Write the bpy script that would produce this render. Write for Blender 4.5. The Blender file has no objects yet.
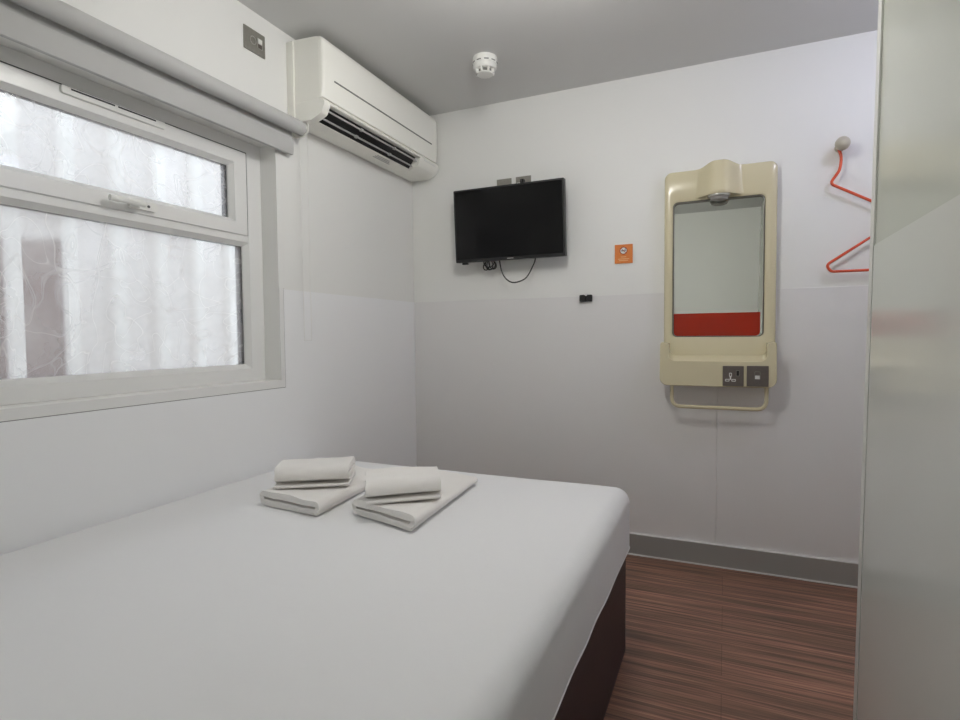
import bpy, bmesh, math, random
from mathutils import Vector, Matrix, noise
random.seed(7)
S = bpy.context.scene
COL = S.collection

# ------------------------------------------------------------------ camera, world, exposure
YAW, PITCH, ROLL = 0.4165, -0.0442, -0.0088
CAM_Z = 1.0796
fwd = Vector((-math.sin(YAW)*math.cos(PITCH), math.cos(YAW)*math.cos(PITCH), math.sin(PITCH)))
rgt = Vector((math.cos(YAW), math.sin(YAW), 0.0))
upv = rgt.cross(fwd)
r2 = rgt*math.cos(ROLL) + upv*math.sin(ROLL)
u2 = -rgt*math.sin(ROLL) + upv*math.cos(ROLL)
cd = bpy.data.cameras.new('camera'); cam = bpy.data.objects.new('camera', cd); COL.objects.link(cam)
cam.matrix_world = Matrix(((r2.x, u2.x, -fwd.x, 0), (r2.y, u2.y, -fwd.y, 0), (r2.z, u2.z, -fwd.z, CAM_Z), (0, 0, 0, 1)))
cd.sensor_width = 36; cd.lens = 554.1*36/960; cd.clip_start = 0.02
S.camera = cam

SKY = (0.80, 0.90, 1.0); SKY_STRENGTH = 2.3
w = bpy.data.worlds.new('sky'); S.world = w; w.use_nodes = True
bg = w.node_tree.nodes['Background']; bg.inputs[0].default_value = (*SKY, 1); bg.inputs[1].default_value = SKY_STRENGTH
LAMP = (1.0, 0.985, 0.94); LAMP_STRENGTH = 27.8
NOOK = (0.74, 0.76, 1.0); NOOK_STRENGTH = 38.0
LAMP_AT = (-0.47, 1.385); NOOK_AT = (0.70, 2.05)

S.view_settings.view_transform = 'Standard'; S.view_settings.look = 'None'
S.view_settings.exposure = 0.0; S.view_settings.gamma = 1.0; S.view_settings.use_curve_mapping = False
S.cycles.max_bounces = 14; S.cycles.diffuse_bounces = 8; S.cycles.transparent_max_bounces = 12

XL, D, H = -1.628, 2.757, 2.30          # left wall face, back wall face, ceiling
XP, YP = 0.300, 1.455                   # face and end of the partition on the right
XR, YF = 1.05, -0.60                    # outer right wall, wall behind the camera
SEAM = 1.272

# portal at the window opening: helps sampling the sky only
pl = bpy.data.lights.new('window_portal', 'AREA'); pl.shape = 'RECTANGLE'; pl.size = 0.93; pl.size_y = 1.6
pl.cycles.is_portal = True
po = bpy.data.objects.new('window_portal', pl); COL.objects.link(po)
po.location = (XL-0.17, 0.9, 1.375); po.rotation_euler = (0, -math.pi/2, 0)

# ------------------------------------------------------------------ helpers
def mat(name, col, rough=0.5, metal=0.0, spec=0.5, bump=None, coat=0.0, emit=None, es=0.0, sheen=0.0, var=None):
    m = bpy.data.materials.new(name); m.use_nodes = True
    nt = m.node_tree; b = nt.nodes['Principled BSDF']
    b.inputs['Base Color'].default_value = (*col, 1); b.inputs['Roughness'].default_value = rough
    b.inputs['Metallic'].default_value = metal; b.inputs['Specular IOR Level'].default_value = spec
    b.inputs['Coat Weight'].default_value = coat; b.inputs['Coat Roughness'].default_value = 0.08
    b.inputs['Sheen Weight'].default_value = sheen
    if emit: b.inputs['Emission Color'].default_value = (*emit, 1); b.inputs['Emission Strength'].default_value = es
    tc = None
    if bump or var: tc = nt.nodes.new('ShaderNodeTexCoord')
    if bump:
        sc, st, dist = bump
        n = nt.nodes.new('ShaderNodeTexNoise'); n.inputs['Scale'].default_value = sc; n.inputs['Detail'].default_value = 4
        bp = nt.nodes.new('ShaderNodeBump'); bp.inputs['Strength'].default_value = st; bp.inputs['Distance'].default_value = dist
        nt.links.new(tc.outputs['Object'], n.inputs['Vector']); nt.links.new(n.outputs['Fac'], bp.inputs['Height'])
        nt.links.new(bp.outputs['Normal'], b.inputs['Normal'])
    if var:
        sc, amt = var
        n = nt.nodes.new('ShaderNodeTexNoise'); n.inputs['Scale'].default_value = sc; n.inputs['Detail'].default_value = 5
        r = nt.nodes.new('ShaderNodeValToRGB')
        r.color_ramp.elements[0].position = 0.3; r.color_ramp.elements[1].position = 0.7
        r.color_ramp.elements[0].color = (*[c*(1-amt) for c in col], 1); r.color_ramp.elements[1].color = (*[min(1, c*(1+amt)) for c in col], 1)
        nt.links.new(tc.outputs['Object'], n.inputs['Vector']); nt.links.new(n.outputs['Fac'], r.inputs['Fac'])
        nt.links.new(r.outputs['Color'], b.inputs['Base Color'])
    return m

def link(name, bm, m, parent=None, smooth=False, bevel=0.0, seg=2, angle=35):
    me = bpy.data.meshes.new(name)
    bmesh.ops.recalc_face_normals(bm, faces=bm.faces)
    bm.to_mesh(me); bm.free()
    o = bpy.data.objects.new(name, me); COL.objects.link(o)
    for x in (m if isinstance(m, (list, tuple)) else [m]): me.materials.append(x)
    if smooth:
        for p in me.polygons: p.use_smooth = True
        me.set_sharp_from_angle(angle=math.radians(angle))
    if bevel:
        b = o.modifiers.new('bevel', 'BEVEL'); b.width = bevel; b.segments = seg; b.limit_method = 'ANGLE'; b.angle_limit = math.radians(40)
        for p in me.polygons: p.use_smooth = True
        b.harden_normals = True
    if parent:
        o.parent = parent
        o.matrix_parent_inverse = parent.matrix_basis.inverted()
    return o

def box(bm, x0, x1, y0, y1, z0, z1):
    v = [bm.verts.new(p) for p in ((x0,y0,z0),(x1,y0,z0),(x1,y1,z0),(x0,y1,z0),(x0,y0,z1),(x1,y0,z1),(x1,y1,z1),(x0,y1,z1))]
    for f in ((3,2,1,0),(4,5,6,7),(0,1,5,4),(1,2,6,5),(2,3,7,6),(3,0,4,7)): bm.faces.new([v[i] for i in f])

def boxes(*l):
    bm = bmesh.new()
    for b in l: box(bm, *b)
    return bm

def cyl(bm, p, axis, r, h, n=32, r2=None):
    """cylinder from p along axis for h"""
    a = Vector(axis).normalized(); t = a.orthogonal().normalized(); s = a.cross(t); p = Vector(p); r2 = r if r2 is None else r2
    A = [bm.verts.new(p + (t*math.cos(2*math.pi*i/n) + s*math.sin(2*math.pi*i/n))*r) for i in range(n)]
    B = [bm.verts.new(p + a*h + (t*math.cos(2*math.pi*i/n) + s*math.sin(2*math.pi*i/n))*r2) for i in range(n)]
    for i in range(n): bm.faces.new((A[i], A[(i+1)%n], B[(i+1)%n], B[i]))
    bm.faces.new(A[::-1]); bm.faces.new(B)

def lathe(bm, prof, c, axis, n=40):
    """prof = [(r, h)] along axis from c, ends closed"""
    a = Vector(axis).normalized(); t = a.orthogonal().normalized(); s = a.cross(t); c = Vector(c); R = []
    for r, h in prof:
        R.append([bm.verts.new(c + a*h + (t*math.cos(2*math.pi*i/n) + s*math.sin(2*math.pi*i/n))*max(r, 1e-4)) for i in range(n)])
    for A, B in zip(R, R[1:]):
        for i in range(n): bm.faces.new((A[i], A[(i+1)%n], B[(i+1)%n], B[i]))
    bm.faces.new(R[0][::-1]); bm.faces.new(R[-1])

def spline(pts, k=8, closed=False):
    P = [Vector(p) for p in pts]; out = []; n = len(P)
    rng = range(n if closed else n-1)
    for i in rng:
        if closed: a, b, c, d = P[i-1], P[i], P[(i+1)%n], P[(i+2)%n]
        else: a, b, c, d = P[max(i-1, 0)], P[i], P[i+1], P[min(i+2, n-1)]
        for j in range(k):
            t = j/k
            out.append(0.5*((2*b) + (c-a)*t + (2*a-5*b+4*c-d)*t*t + (3*b-a-3*c+d)*t**3))
    if not closed: out.append(P[-1])
    return out

def fillet(pts, rad, k=6):
    P = [Vector(p) for p in pts]; out = [P[0]]
    for i in range(1, len(P)-1):
        a, b, c = P[i-1], P[i], P[i+1]; r = rad[i] if isinstance(rad, (list, tuple)) else rad
        u = (a-b); v = (c-b); d = min(r, u.length*0.45, v.length*0.45); s = b+u.normalized()*d; e = b+v.normalized()*d
        for j in range(k+1):
            t = j/k; out.append(s*(1-t)**2 + b*2*t*(1-t) + e*t*t)
    out.append(P[-1]); return out

def tube(bm, pts, r, n=12, closed=False):
    P = [Vector(p) for p in pts]; N = len(P); R = []
    nrm = None
    for i in range(N):
        if closed: t = P[(i+1)%N]-P[i-1]
        else: t = P[min(i+1, N-1)]-P[max(i-1, 0)]
        t.normalize()
        if nrm is None: nrm = t.orthogonal().normalized()
        nrm = (nrm - t*nrm.dot(t)).normalized(); s = t.cross(nrm)
        R.append([bm.verts.new(P[i] + (nrm*math.cos(2*math.pi*j/n)+s*math.sin(2*math.pi*j/n))*r) for j in range(n)])
    for i in range(N if closed else N-1):
        A, B = R[i], R[(i+1)%N]
        for j in range(n): bm.faces.new((A[j], A[(j+1)%n], B[(j+1)%n], B[j]))
    if not closed: bm.faces.new(R[0][::-1]); bm.faces.new(R[-1])

def prism(bm, poly, f0, f1):
    """poly of 2D points, f0/f1 map a 2D point to the two 3D end caps"""
    A = [bm.verts.new(f0(*p)) for p in poly]; B = [bm.verts.new(f1(*p)) for p in poly]; n = len(poly)
    for i in range(n): bm.faces.new((A[i], A[(i+1)%n], B[(i+1)%n], B[i]))
    bm.faces.new(A[::-1]); bm.faces.new(B)

def rrect(x0, x1, z0, z1, r, k=7):
    out = []
    for cx, cz, a0 in ((x1-r, z1-r, 0), (x0+r, z1-r, 90), (x0+r, z0+r, 180), (x1-r, z0+r, 270)):
        for j in range(k+1):
            a = math.radians(a0 + 90*j/k); out.append((cx+r*math.cos(a), cz+r*math.sin(a)))
    return out

def loft(bm, loops, cap0=False, cap1=False):
    R = [[bm.verts.new(p) for p in L] for L in loops]; n = len(R[0])
    for A, B in zip(R, R[1:]):
        for i in range(n): bm.faces.new((A[i], A[(i+1)%n], B[(i+1)%n], B[i]))
    if cap0: bm.faces.new(R[0][::-1])
    if cap1: bm.faces.new(R[-1])

def thing(name, label, cat, loc=(0, 0, 0), group=None):
    o = bpy.data.objects.new(name, None); COL.objects.link(o); o.location = loc; o.empty_display_size = 0.05
    o['label'] = label; o['category'] = cat
    if group: o['group'] = group
    bpy.context.view_layer.update()
    return o

def tag(o, label, cat, group=None):
    o['label'] = label; o['category'] = cat
    if group: o['group'] = group
    return o

def struct(o, label=None, cat='wall'):
    o['kind'] = 'structure'
    if label: o['label'] = label; o['category'] = cat
    return o

# ------------------------------------------------------------------ materials
M_wall = mat('wall_paint', (0.825, 0.825, 0.805), 0.55, bump=(9, 0.04, 0.01))
M_front = mat('front_wall_paint', (0.88, 0.88, 0.86), 0.55, bump=(9, 0.04, 0.01))
M_panel = mat('wall_panel', (0.785, 0.775, 0.77), 0.32, bump=(3.5, 0.04, 0.01))
M_panel_left = mat('wall_panel_white', (0.87, 0.875, 0.885), 0.32, bump=(3.5, 0.04, 0.01))
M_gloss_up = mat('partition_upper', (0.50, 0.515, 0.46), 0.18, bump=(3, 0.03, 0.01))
M_trim = mat('corner_strip', (0.62, 0.62, 0.59), 0.35)
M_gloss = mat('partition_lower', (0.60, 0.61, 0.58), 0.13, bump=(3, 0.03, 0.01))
M_ceil = mat('ceiling_paint', (0.64, 0.64, 0.635), 0.7, bump=(6, 0.05, 0.01))
M_skirt = mat('skirting_grey', (0.34, 0.33, 0.31), 0.45)
M_seal = mat('sealant_white', (0.75, 0.74, 0.73), 0.5)
M_upvc = mat('white_upvc', (0.80, 0.80, 0.79), 0.28)
M_gapblack = mat('gap_black', (0.03, 0.03, 0.035), 0.6)  # near-black for the painted shade around the sash, and the vent slots
M_spacer = mat('glazing_spacer', (0.12, 0.125, 0.14), 0.45, metal=0.3)
M_blind = mat('blind_fabric', (0.50, 0.50, 0.495), 0.85, bump=(420, 0.15, 0.001))
M_blindbar = mat('blind_plastic', (0.66, 0.66, 0.65), 0.45)
M_cream = mat('cream_plastic', (0.67, 0.605, 0.41), 0.2, coat=0.4)
M_ac = mat('ac_plastic', (0.90, 0.895, 0.84), 0.36)
M_acgap = mat('ac_dark', (0.02, 0.02, 0.022), 0.5)
M_acvane = mat('ac_vane', (0.42, 0.42, 0.41), 0.4)
M_acslot = mat('ac_slot', (0.17, 0.17, 0.16), 0.5)
M_brush = mat('brushed_metal', (0.30, 0.29, 0.26), 0.42, metal=0.55, var=(90, 0.06))
M_brown = mat('socket_metal', (0.17, 0.145, 0.13), 0.38, metal=0.5, var=(90, 0.06))
M_white = mat('white_plastic', (0.82, 0.82, 0.79), 0.35)
M_black = mat('black_plastic', (0.012, 0.012, 0.013), 0.4)
M_screen = mat('screen_glass', (0.004, 0.004, 0.0045), 0.16, spec=0.3)
M_orange = mat('hanger_orange', (0.66, 0.085, 0.03), 0.35, coat=0.2)
M_sign = mat('sign_orange', (0.72, 0.20, 0.025), 0.45)
M_signtext = mat('sign_text', (0.86, 0.55, 0.28), 0.5)
M_red = mat('red_band', (0.37, 0.018, 0.002), 0.25)
M_knob = mat('knob_beige', (0.50, 0.46, 0.38), 0.35)
M_sheet = mat('sheet_cotton', (0.80, 0.80, 0.81), 0.9, bump=(26, 0.10, 0.006), sheen=0.1)
M_towel = mat('towel_terry', (0.85, 0.825, 0.795), 0.95, bump=(420, 0.55, 0.0025), sheen=0.25)
M_base = mat('bed_base_aubergine', (0.017, 0.008, 0.016), 0.42, bump=(30, 0.05, 0.004))
M_lampglass = mat('downlight_lens', (0.33, 0.32, 0.30), 0.25)
M_darkrim = mat('mirror_rim', (0.13, 0.115, 0.09), 0.4)
M_chrome = mat('dull_chrome', (0.55, 0.54, 0.51), 0.28, metal=0.9)
M_mirror = mat('mirror_silver', (0.90, 0.93, 0.88), 0.02, metal=1.0)
M_lamp = mat('lamp_glow', (0.9, 0.9, 0.9), 0.5, emit=LAMP, es=LAMP_STRENGTH)
M_lamp2 = mat('nook_lamp_glow', (0.9, 0.9, 0.9), 0.5, emit=NOOK, es=NOOK_STRENGTH)
M_ground = mat('outside_paving', (0.45, 0.44, 0.42), 0.9, var=(3, 0.2))

def mat_floor():
    m = bpy.data.materials.new('floor_vinyl_planks'); m.use_nodes = True; nt = m.node_tree; N = nt.nodes; L = nt.links
    b = N['Principled BSDF']; b.inputs['Roughness'].default_value = 0.42; b.inputs['Specular IOR Level'].default_value = 0.35
    tc = N.new('ShaderNodeTexCoord')
    def nz(sx, sy, scale, detail, rough=0.6):
        mp = N.new('ShaderNodeMapping'); mp.inputs['Scale'].default_value = (sx, sy, 1)
        n = N.new('ShaderNodeTexNoise'); n.inputs['Scale'].default_value = scale; n.inputs['Detail'].default_value = detail; n.inputs['Roughness'].default_value = rough
        L.new(tc.outputs['Object'], mp.inputs['Vector']); L.new(mp.outputs['Vector'], n.inputs['Vector']); return n
    n1 = nz(0.55, 30, 3.2, 6, 0.65); n2 = nz(0.5, 9, 2.0, 3); n3 = nz(1.2, 90, 3.0, 3)
    r1 = N.new('ShaderNodeValToRGB'); e = r1.color_ramp.elements
    e[0].position = 0.30; e[0].color = (0.11, 0.070, 0.054, 1); e[1].position = 0.70; e[1].color = (0.52, 0.31, 0.215, 1)
    x = e.new(0.44); x.color = (0.21, 0.125, 0.092, 1); x = e.new(0.56); x.color = (0.37, 0.198, 0.14, 1)
    L.new(n1.outputs['Fac'], r1.inputs['Fac'])
    r2_ = N.new('ShaderNodeValToRGB'); e = r2_.color_ramp.elements
    e[0].position = 0.35; e[0].color = (0.72, 0.74, 0.70, 1); e[1].position = 0.65; e[1].color = (1.22, 1.10, 1.08, 1)
    L.new(n2.outputs['Fac'], r2_.inputs['Fac'])
    mx = N.new('ShaderNodeMix'); mx.data_type = 'RGBA'; mx.blend_type = 'MULTIPLY'; mx.inputs[0].default_value = 1
    L.new(r1.outputs['Color'], mx.inputs[6]); L.new(r2_.outputs['Color'], mx.inputs[7])
    r3 = N.new('ShaderNodeValToRGB'); e = r3.color_ramp.elements
    e[0].position = 0.36; e[0].color = (0.55, 0.55, 0.55, 1); e[1].position = 0.5; e[1].color = (1, 1, 1, 1)
    L.new(n3.outputs['Fac'], r3.inputs['Fac'])
    m2 = N.new('ShaderNodeMix'); m2.data_type = 'RGBA'; m2.blend_type = 'MULTIPLY'; m2.inputs[0].default_value = 0.8
    L.new(mx.outputs[2], m2.inputs[6]); L.new(r3.outputs['Color'], m2.inputs[7])
    br = N.new('ShaderNodeTexBrick'); br.inputs['Scale'].default_value = 1; br.inputs['Brick Width'].default_value = 1.22; br.inputs['Row Height'].default_value = 0.098
    br.inputs['Mortar Size'].default_value = 0.0012; br.inputs['Color1'].default_value = (1, 1, 1, 1); br.inputs['Color2'].default_value = (0.86, 0.86, 0.86, 1); br.inputs['Mortar'].default_value = (0.62, 0.62, 0.62, 1)
    br.offset = 0.42; br.offset_frequency = 3
    L.new(tc.outputs['Object'], br.inputs['Vector'])
    m3 = N.new('ShaderNodeMix'); m3.data_type = 'RGBA'; m3.blend_type = 'MULTIPLY'; m3.inputs[0].default_value = 1
    L.new(m2.outputs[2], m3.inputs[6]); L.new(br.outputs['Color'], m3.inputs[7]); L.new(m3.outputs[2], b.inputs['Base Color'])
    return m
M_floor = mat_floor()

def mat_pane():
    m = bpy.data.materials.new('scuffed_glass'); m.use_nodes = True; nt = m.node_tree; N = nt.nodes; L = nt.links
    N.remove(N['Principled BSDF']); out = N['Material Output']
    tr = N.new('ShaderNodeBsdfTransparent'); gl = N.new('ShaderNodeBsdfGlossy'); gl.inputs['Roughness'].default_value = 0.03
    hz = N.new('ShaderNodeBsdfTranslucent'); hz.inputs['Color'].default_value = (0.93, 0.90, 0.87, 1)
    fr = N.new('ShaderNodeFresnel'); fr.inputs['IOR'].default_value = 1.12
    tc = N.new('ShaderNodeTexCoord')
    def curls(scale, dist, width):
        n = N.new('ShaderNodeTexNoise'); n.inputs['Scale'].default_value = scale; n.inputs['Detail'].default_value = 1.5; n.inputs['Distortion'].default_value = dist
        L.new(tc.outputs['Object'], n.inputs['Vector'])
        r = N.new('ShaderNodeValToRGB'); e = r.color_ramp.elements
        e[0].position = 0.5-width; e[0].color = (0, 0, 0, 1); e[1].position = 0.5+width; e[1].color = (0, 0, 0, 1); x = e.new(0.5); x.color = (1, 1, 1, 1)
        L.new(n.outputs['Fac'], r.inputs['Fac']); return r
    c1 = curls(3.0, 2.6, 0.009); c2 = curls(5.5, 1.5, 0.008)
    big = N.new('ShaderNodeTexNoise'); big.inputs['Scale'].default_value = 5; big.inputs['Detail'].default_value = 4; L.new(tc.outputs['Object'], big.inputs['Vector'])
    mx = N.new('ShaderNodeMath'); mx.operation = 'MAXIMUM'; L.new(c1.outputs['Color'], mx.inputs[0]); L.new(c2.outputs['Color'], mx.inputs[1])
    ml = N.new('ShaderNodeMath'); ml.operation = 'MULTIPLY_ADD'; L.new(mx.outputs[0], ml.inputs[0]); ml.inputs[1].default_value = 0.20
    k = N.new('ShaderNodeMath'); k.operation = 'MULTIPLY'; L.new(big.outputs['Fac'], k.inputs[0]); k.inputs[1].default_value = 0.62
    L.new(k.outputs[0], ml.inputs[2])
    a = N.new('ShaderNodeMixShader'); L.new(ml.outputs[0], a.inputs[0]); L.new(tr.outputs[0], a.inputs[1]); L.new(hz.outputs[0], a.inputs[2])
    c = N.new('ShaderNodeMixShader'); L.new(fr.outputs[0], c.inputs[0]); L.new(a.outputs[0], c.inputs[1]); L.new(gl.outputs[0], c.inputs[2])
    L.new(c.outputs[0], out.inputs['Surface']); return m
M_pane = mat_pane()

def mat_clad():
    """white corrugated sheet with a patch of old red-brown paint in its troughs"""
    m = bpy.data.materials.new('outside_cladding'); m.use_nodes = True; nt = m.node_tree; N = nt.nodes; L = nt.links
    b = N['Principled BSDF']; b.inputs['Roughness'].default_value = 0.6
    tc = N.new('ShaderNodeTexCoord'); sp = N.new('ShaderNodeSeparateXYZ'); L.new(tc.outputs['Object'], sp.inputs[0])
    nz = N.new('ShaderNodeTexNoise'); nz.inputs['Scale'].default_value = 6; nz.inputs['Detail'].default_value = 5; L.new(tc.outputs['Object'], nz.inputs['Vector'])
    def ramp(src, lo, hi, jitter):
        j = N.new('ShaderNodeMath'); j.operation = 'MULTIPLY_ADD'; L.new(nz.outputs['Fac'], j.inputs[0]); j.inputs[1].default_value = jitter; L.new(src, j.inputs[2])
        r = N.new('ShaderNodeMapRange'); r.inputs['From Min'].default_value = lo; r.inputs['From Max'].default_value = hi
        r.interpolation_type = 'SMOOTHSTEP'; L.new(j.outputs[0], r.inputs['Value']); return r.outputs[0]
    fx = ramp(sp.outputs['X'], -2.762, -2.784, 0.0)        # 1 in the troughs
    fy = ramp(sp.outputs['Y'], 1.68, 1.58, 0.10)
    fz = ramp(sp.outputs['Z'], 1.59, 1.53, 0.08)
    m1 = N.new('ShaderNodeMath'); m1.operation = 'MULTIPLY'; L.new(fx, m1.inputs[0]); L.new(fy, m1.inputs[1])
    m2 = N.new('ShaderNodeMath'); m2.operation = 'MULTIPLY'; L.new(m1.outputs[0], m2.inputs[0]); L.new(fz, m2.inputs[1])
    fy2 = ramp(sp.outputs['Y'], 5.2, 2.0, 0.3)
    m3 = N.new('ShaderNodeMath'); m3.operation = 'MULTIPLY'; L.new(fx, m3.inputs[0]); m3.inputs[1].default_value = 0.9
    base = N.new('ShaderNodeMix'); base.data_type = 'RGBA'; L.new(m3.outputs[0], base.inputs[0])
    base.inputs[6].default_value = (0.93, 0.905, 0.87, 1); base.inputs[7].default_value = (0.81, 0.765, 0.745, 1)
    mx = N.new('ShaderNodeMix'); mx.data_type = 'RGBA'; L.new(m2.outputs[0], mx.inputs[0])
    L.new(base.outputs[2], mx.inputs[6]); mx.inputs[7].default_value = (0.22, 0.145, 0.135, 1)
    L.new(mx.outputs[2], b.inputs['Base Color']); return m
M_clad = mat_clad()

# ------------------------------------------------------------------ room shell
struct(link('floor', boxes((XL-0.16, XR+0.1, YF-0.1, D+0.1, -0.05, 0)), M_floor), 'reddish brown wood-grain plank floor with fine dark streaks', 'floor')
struct(link('ceiling', boxes((XL-0.16, XR+0.1, YF-0.1, D+0.1, H, H+0.06)), M_ceil), 'plain grey-white painted ceiling', 'ceiling')

wb = struct(link('wall_back', boxes((XL-0.16, XR+0.1, D, D+0.1, 0, H)), M_wall), 'white end wall carrying the television and the cream mirror unit')
link('lower_panel', boxes((XL+0.004, -0.031, D-0.004, D, 0.0, SEAM), (-0.0303, XR, D-0.004, D, 0.0, SEAM)), M_panel, wb, bevel=0.0012, seg=1)

WY0, WY1, WZ0, WZ1 = 0.10, 1.705, 0.909, 1.838
wl = struct(link('wall_left', boxes((XL-0.16, XL, YF-0.1, WY0, 0, H), (XL-0.16, XL, WY1, D, 0, H),
            (XL-0.16, XL, WY0, WY1, 0, WZ0), (XL-0.16, XL, WY0, WY1, WZ1, H)), M_wall), 'white wall on the left with the window in it')
link('lower_panel', boxes((XL, XL+0.004, 1.727, D-0.004, 0, SEAM), (XL, XL+0.004, YF, 1.727, 0, 0.8765), (XL, XL+0.004, YF, WY0-0.027, 0.8765, SEAM)), M_panel_left, wl)

def lean(o):
    # the partition stands very slightly out of plumb
    for q in [o] + list(o.children):
        for v in q.data.vertices: v.co.x -= 0.0035 + 0.0114*(1.78 - v.co.z)
    return o
wr = struct(link('wall_right', boxes((XP, XP+0.045, YF, YP, 0, H), (XP+0.045, XR, YP-0.045, YP, 0, H)), M_gloss_up), 'glossy grey-white partition wall filling the right edge')
link('lower_panel', boxes((XP-0.003, XP, YF, YP-0.029, 0.0, SEAM-0.008)), M_gloss, wr)
lean(wr)
lean(struct(link('trim_1', boxes((XP-0.0045, XP, YP-0.028, YP+0.0015, 0, H), (XP-0.0045, XP+0.04, YP, YP+0.0015, 0, H)), M_trim, bevel=0.001), 'thin corner strip up the end of the glossy partition', 'trim'))
struct(link('wall_outer_right', boxes((XR, XR+0.1, YF-0.1, D, 0, H)), M_wall), 'white side wall of the alcove behind the partition')
struct(link('wall_front', boxes((XL, XR, YF-0.1, YF, 0, H)), M_front), 'white wall behind the bed head')

bb = struct(link('baseboard_back', boxes((XL+0.005, XR, D-0.016, D-0.004, 0.0, 0.1015)), M_skirt, bevel=0.002), 'dark grey skirting along the foot of the end wall', 'skirting board')
link('sealant', boxes((XL+0.005, XR, D-0.0155, D-0.004, 0.1015, 0.1045), (XL+0.005, XR, D-0.021, D-0.016, 0.0, 0.006)), M_seal, bb)
lean(struct(link('baseboard_right', boxes((XP-0.014, XP-0.003, YF, YP-0.029, 0, 0.1015)), M_skirt, bevel=0.002), 'dark grey skirting at the foot of the partition', 'skirting board'))

# ------------------------------------------------------------------ outside
bm = bmesh.new()
prof = []; y = 1.342 - 15*0.227
PITCH_C = 0.227
while y < 6.5:
    for dy, dx in ((0, 0.0), (0.048, 0.0), (0.064, -0.04), (0.211, -0.04)): prof.append((y+dy, dx))
    y += PITCH_C
A = [bm.verts.new((-2.75+dx, yy, -0.3)) for yy, dx in prof]; Bv = [bm.verts.new((-2.75+dx, yy, 2.75)) for yy, dx in prof]
A2 = [bm.verts.new((-2.86, yy, -0.3)) for yy, dx in (prof[0], prof[-1])]; B2 = [bm.verts.new((-2.86, yy, 2.75)) for yy, dx in (prof[0], prof[-1])]
for i in range(len(prof)-1): bm.faces.new((A[i], A[i+1], Bv[i+1], Bv[i]))
bm.faces.new((A2[0], B2[0], B2[1], A2[1])); bm.faces.new(Bv + [B2[1], B2[0]])
struct(link('wall_outside', bm, M_clad), 'white corrugated metal wall seen blurred through the window', 'wall')
struct(link('ground_outside', boxes((-6, XL-0.16, -3, 7, -0.3, -0.25)), M_ground), 'paving outside the window', 'ground')

# ------------------------------------------------------------------ window
win = bpy.data.objects.new('window_1', None); COL.objects.link(win); win.location = (XL-0.11, 0.9, WZ0); struct(win, 'white plastic window with a top-opening sash', 'window')
bpy.context.view_layer.update()
XF = XL-0.08
GY1 = 1.619            # right edge of the fixed glass
GZ0, GZ1 = 0.975, 1.434
fz = 0.062
def ring(bm, x0, x1, y0, y1, z0, z1, l, r, b, t):
    """frame: mitred so the bevel reads as welded corners"""
    O = [(y0, z0), (y1, z0), (y1, z1), (y0, z1)]; I = [(y0+l, z0+b), (y1-r, z0+b), (y1-r, z1-t), (y0+l, z1-t)]
    V = {}
    for n, L_ in (('O', O), ('I', I)):
        for x in (x0, x1): V[n, x] = [bm.verts.new((x, *p)) for p in L_]
    for i in range(4):
        j = (i+1) % 4
        bm.faces.new((V['O', x1][i], V['O', x1][j], V['I', x1][j], V['I', x1][i]))
        bm.faces.new((V['O', x0][i], V['O', x0][j], V['I', x0][j], V['I', x0][i]))
        bm.faces.new((V['O', x0][i], V['O', x0][j], V['O', x1][j], V['O', x1][i]))
        bm.faces.new((V['I', x0][i], V['I', x0][j], V['I', x1][j], V['I', x1][i]))
bm = bmesh.new(); ring(bm, XF-0.06, XF, WY0, WY1, WZ0, WZ1, 0.07, 0.070, 0.050, 0.045)
link('frame', bm, M_upvc, win, bevel=0.003)
bm = bmesh.new(); box(bm, XF-0.06, XF-0.001, WY0+0.07, WY1-0.070, 1.448, 1.500)
link('transom', bm, M_upvc, win, bevel=0.003)
bm = bmesh.new()      # glazing bead of the fixed light: sloping inner lip
o = [(WY0+0.07, 0.959), (WY1-0.070, 0.959), (WY1-0.070, 1.448), (WY0+0.07, 1.448)]
i_ = [(WY0+0.086, GZ0), (GY1, GZ0), (GY1, GZ1), (WY0+0.086, GZ1)]
loft(bm, [[(XF-0.002, *p) for p in o], [(XF-0.018, *p) for p in i_], [(XF-0.026, *p) for p in i_], [(XF-0.026, *p) for p in o]])
link('glazing_bead', bm, M_upvc, win)
SX = XF+0.006
bm = bmesh.new(); ring(bm, XF-0.03, SX, 0.165, 1.628, 1.474, 1.791, 0.066, 0.060, 0.048, 0.050)
sash = link('sash', bm, M_upvc, win, bevel=0.004, seg=3)
bm = bmesh.new()
o = [(0.231, 1.522), (1.568, 1.522), (1.568, 1.741), (0.231, 1.741)]; i_ = [(0.243, 1.534), (1.556, 1.534), (1.556, 1.730), (0.243, 1.730)]
loft(bm, [[(SX-0.004, *p) for p in o], [(SX-0.020, *p) for p in i_], [(SX-0.028, *p) for p in i_], [(SX-0.028, *p) for p in o]])
link('glazing_bead', bm, M_upvc, sash)
bm = bmesh.new(); ring(bm, XF-0.004, XF+0.001, 0.161, 1.632, 1.4755, 1.795, 0.005, 0.005, 0.005, 0.005)  # thin dark strip standing in for the shadow in the gap around the sash
link('sash_gap_shade', bm, M_gapblack, win)
link('pane', boxes((XF-0.028, XF-0.024, WY0+0.08, GY1+0.006, GZ0-0.006, GZ1+0.006)), M_pane, win)
link('pane', boxes((SX-0.030, SX-0.026, 0.238, 1.561, 1.530, 1.735)), M_pane, sash)
bm = bmesh.new(); ring(bm, XF-0.046, XF-0.030, WY0+0.08, GY1+0.004, GZ0-0.006, GZ1+0.006, 0.008, 0.014, 0.004, 0.006)
link('glazing_spacer', bm, M_spacer, win)
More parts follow.
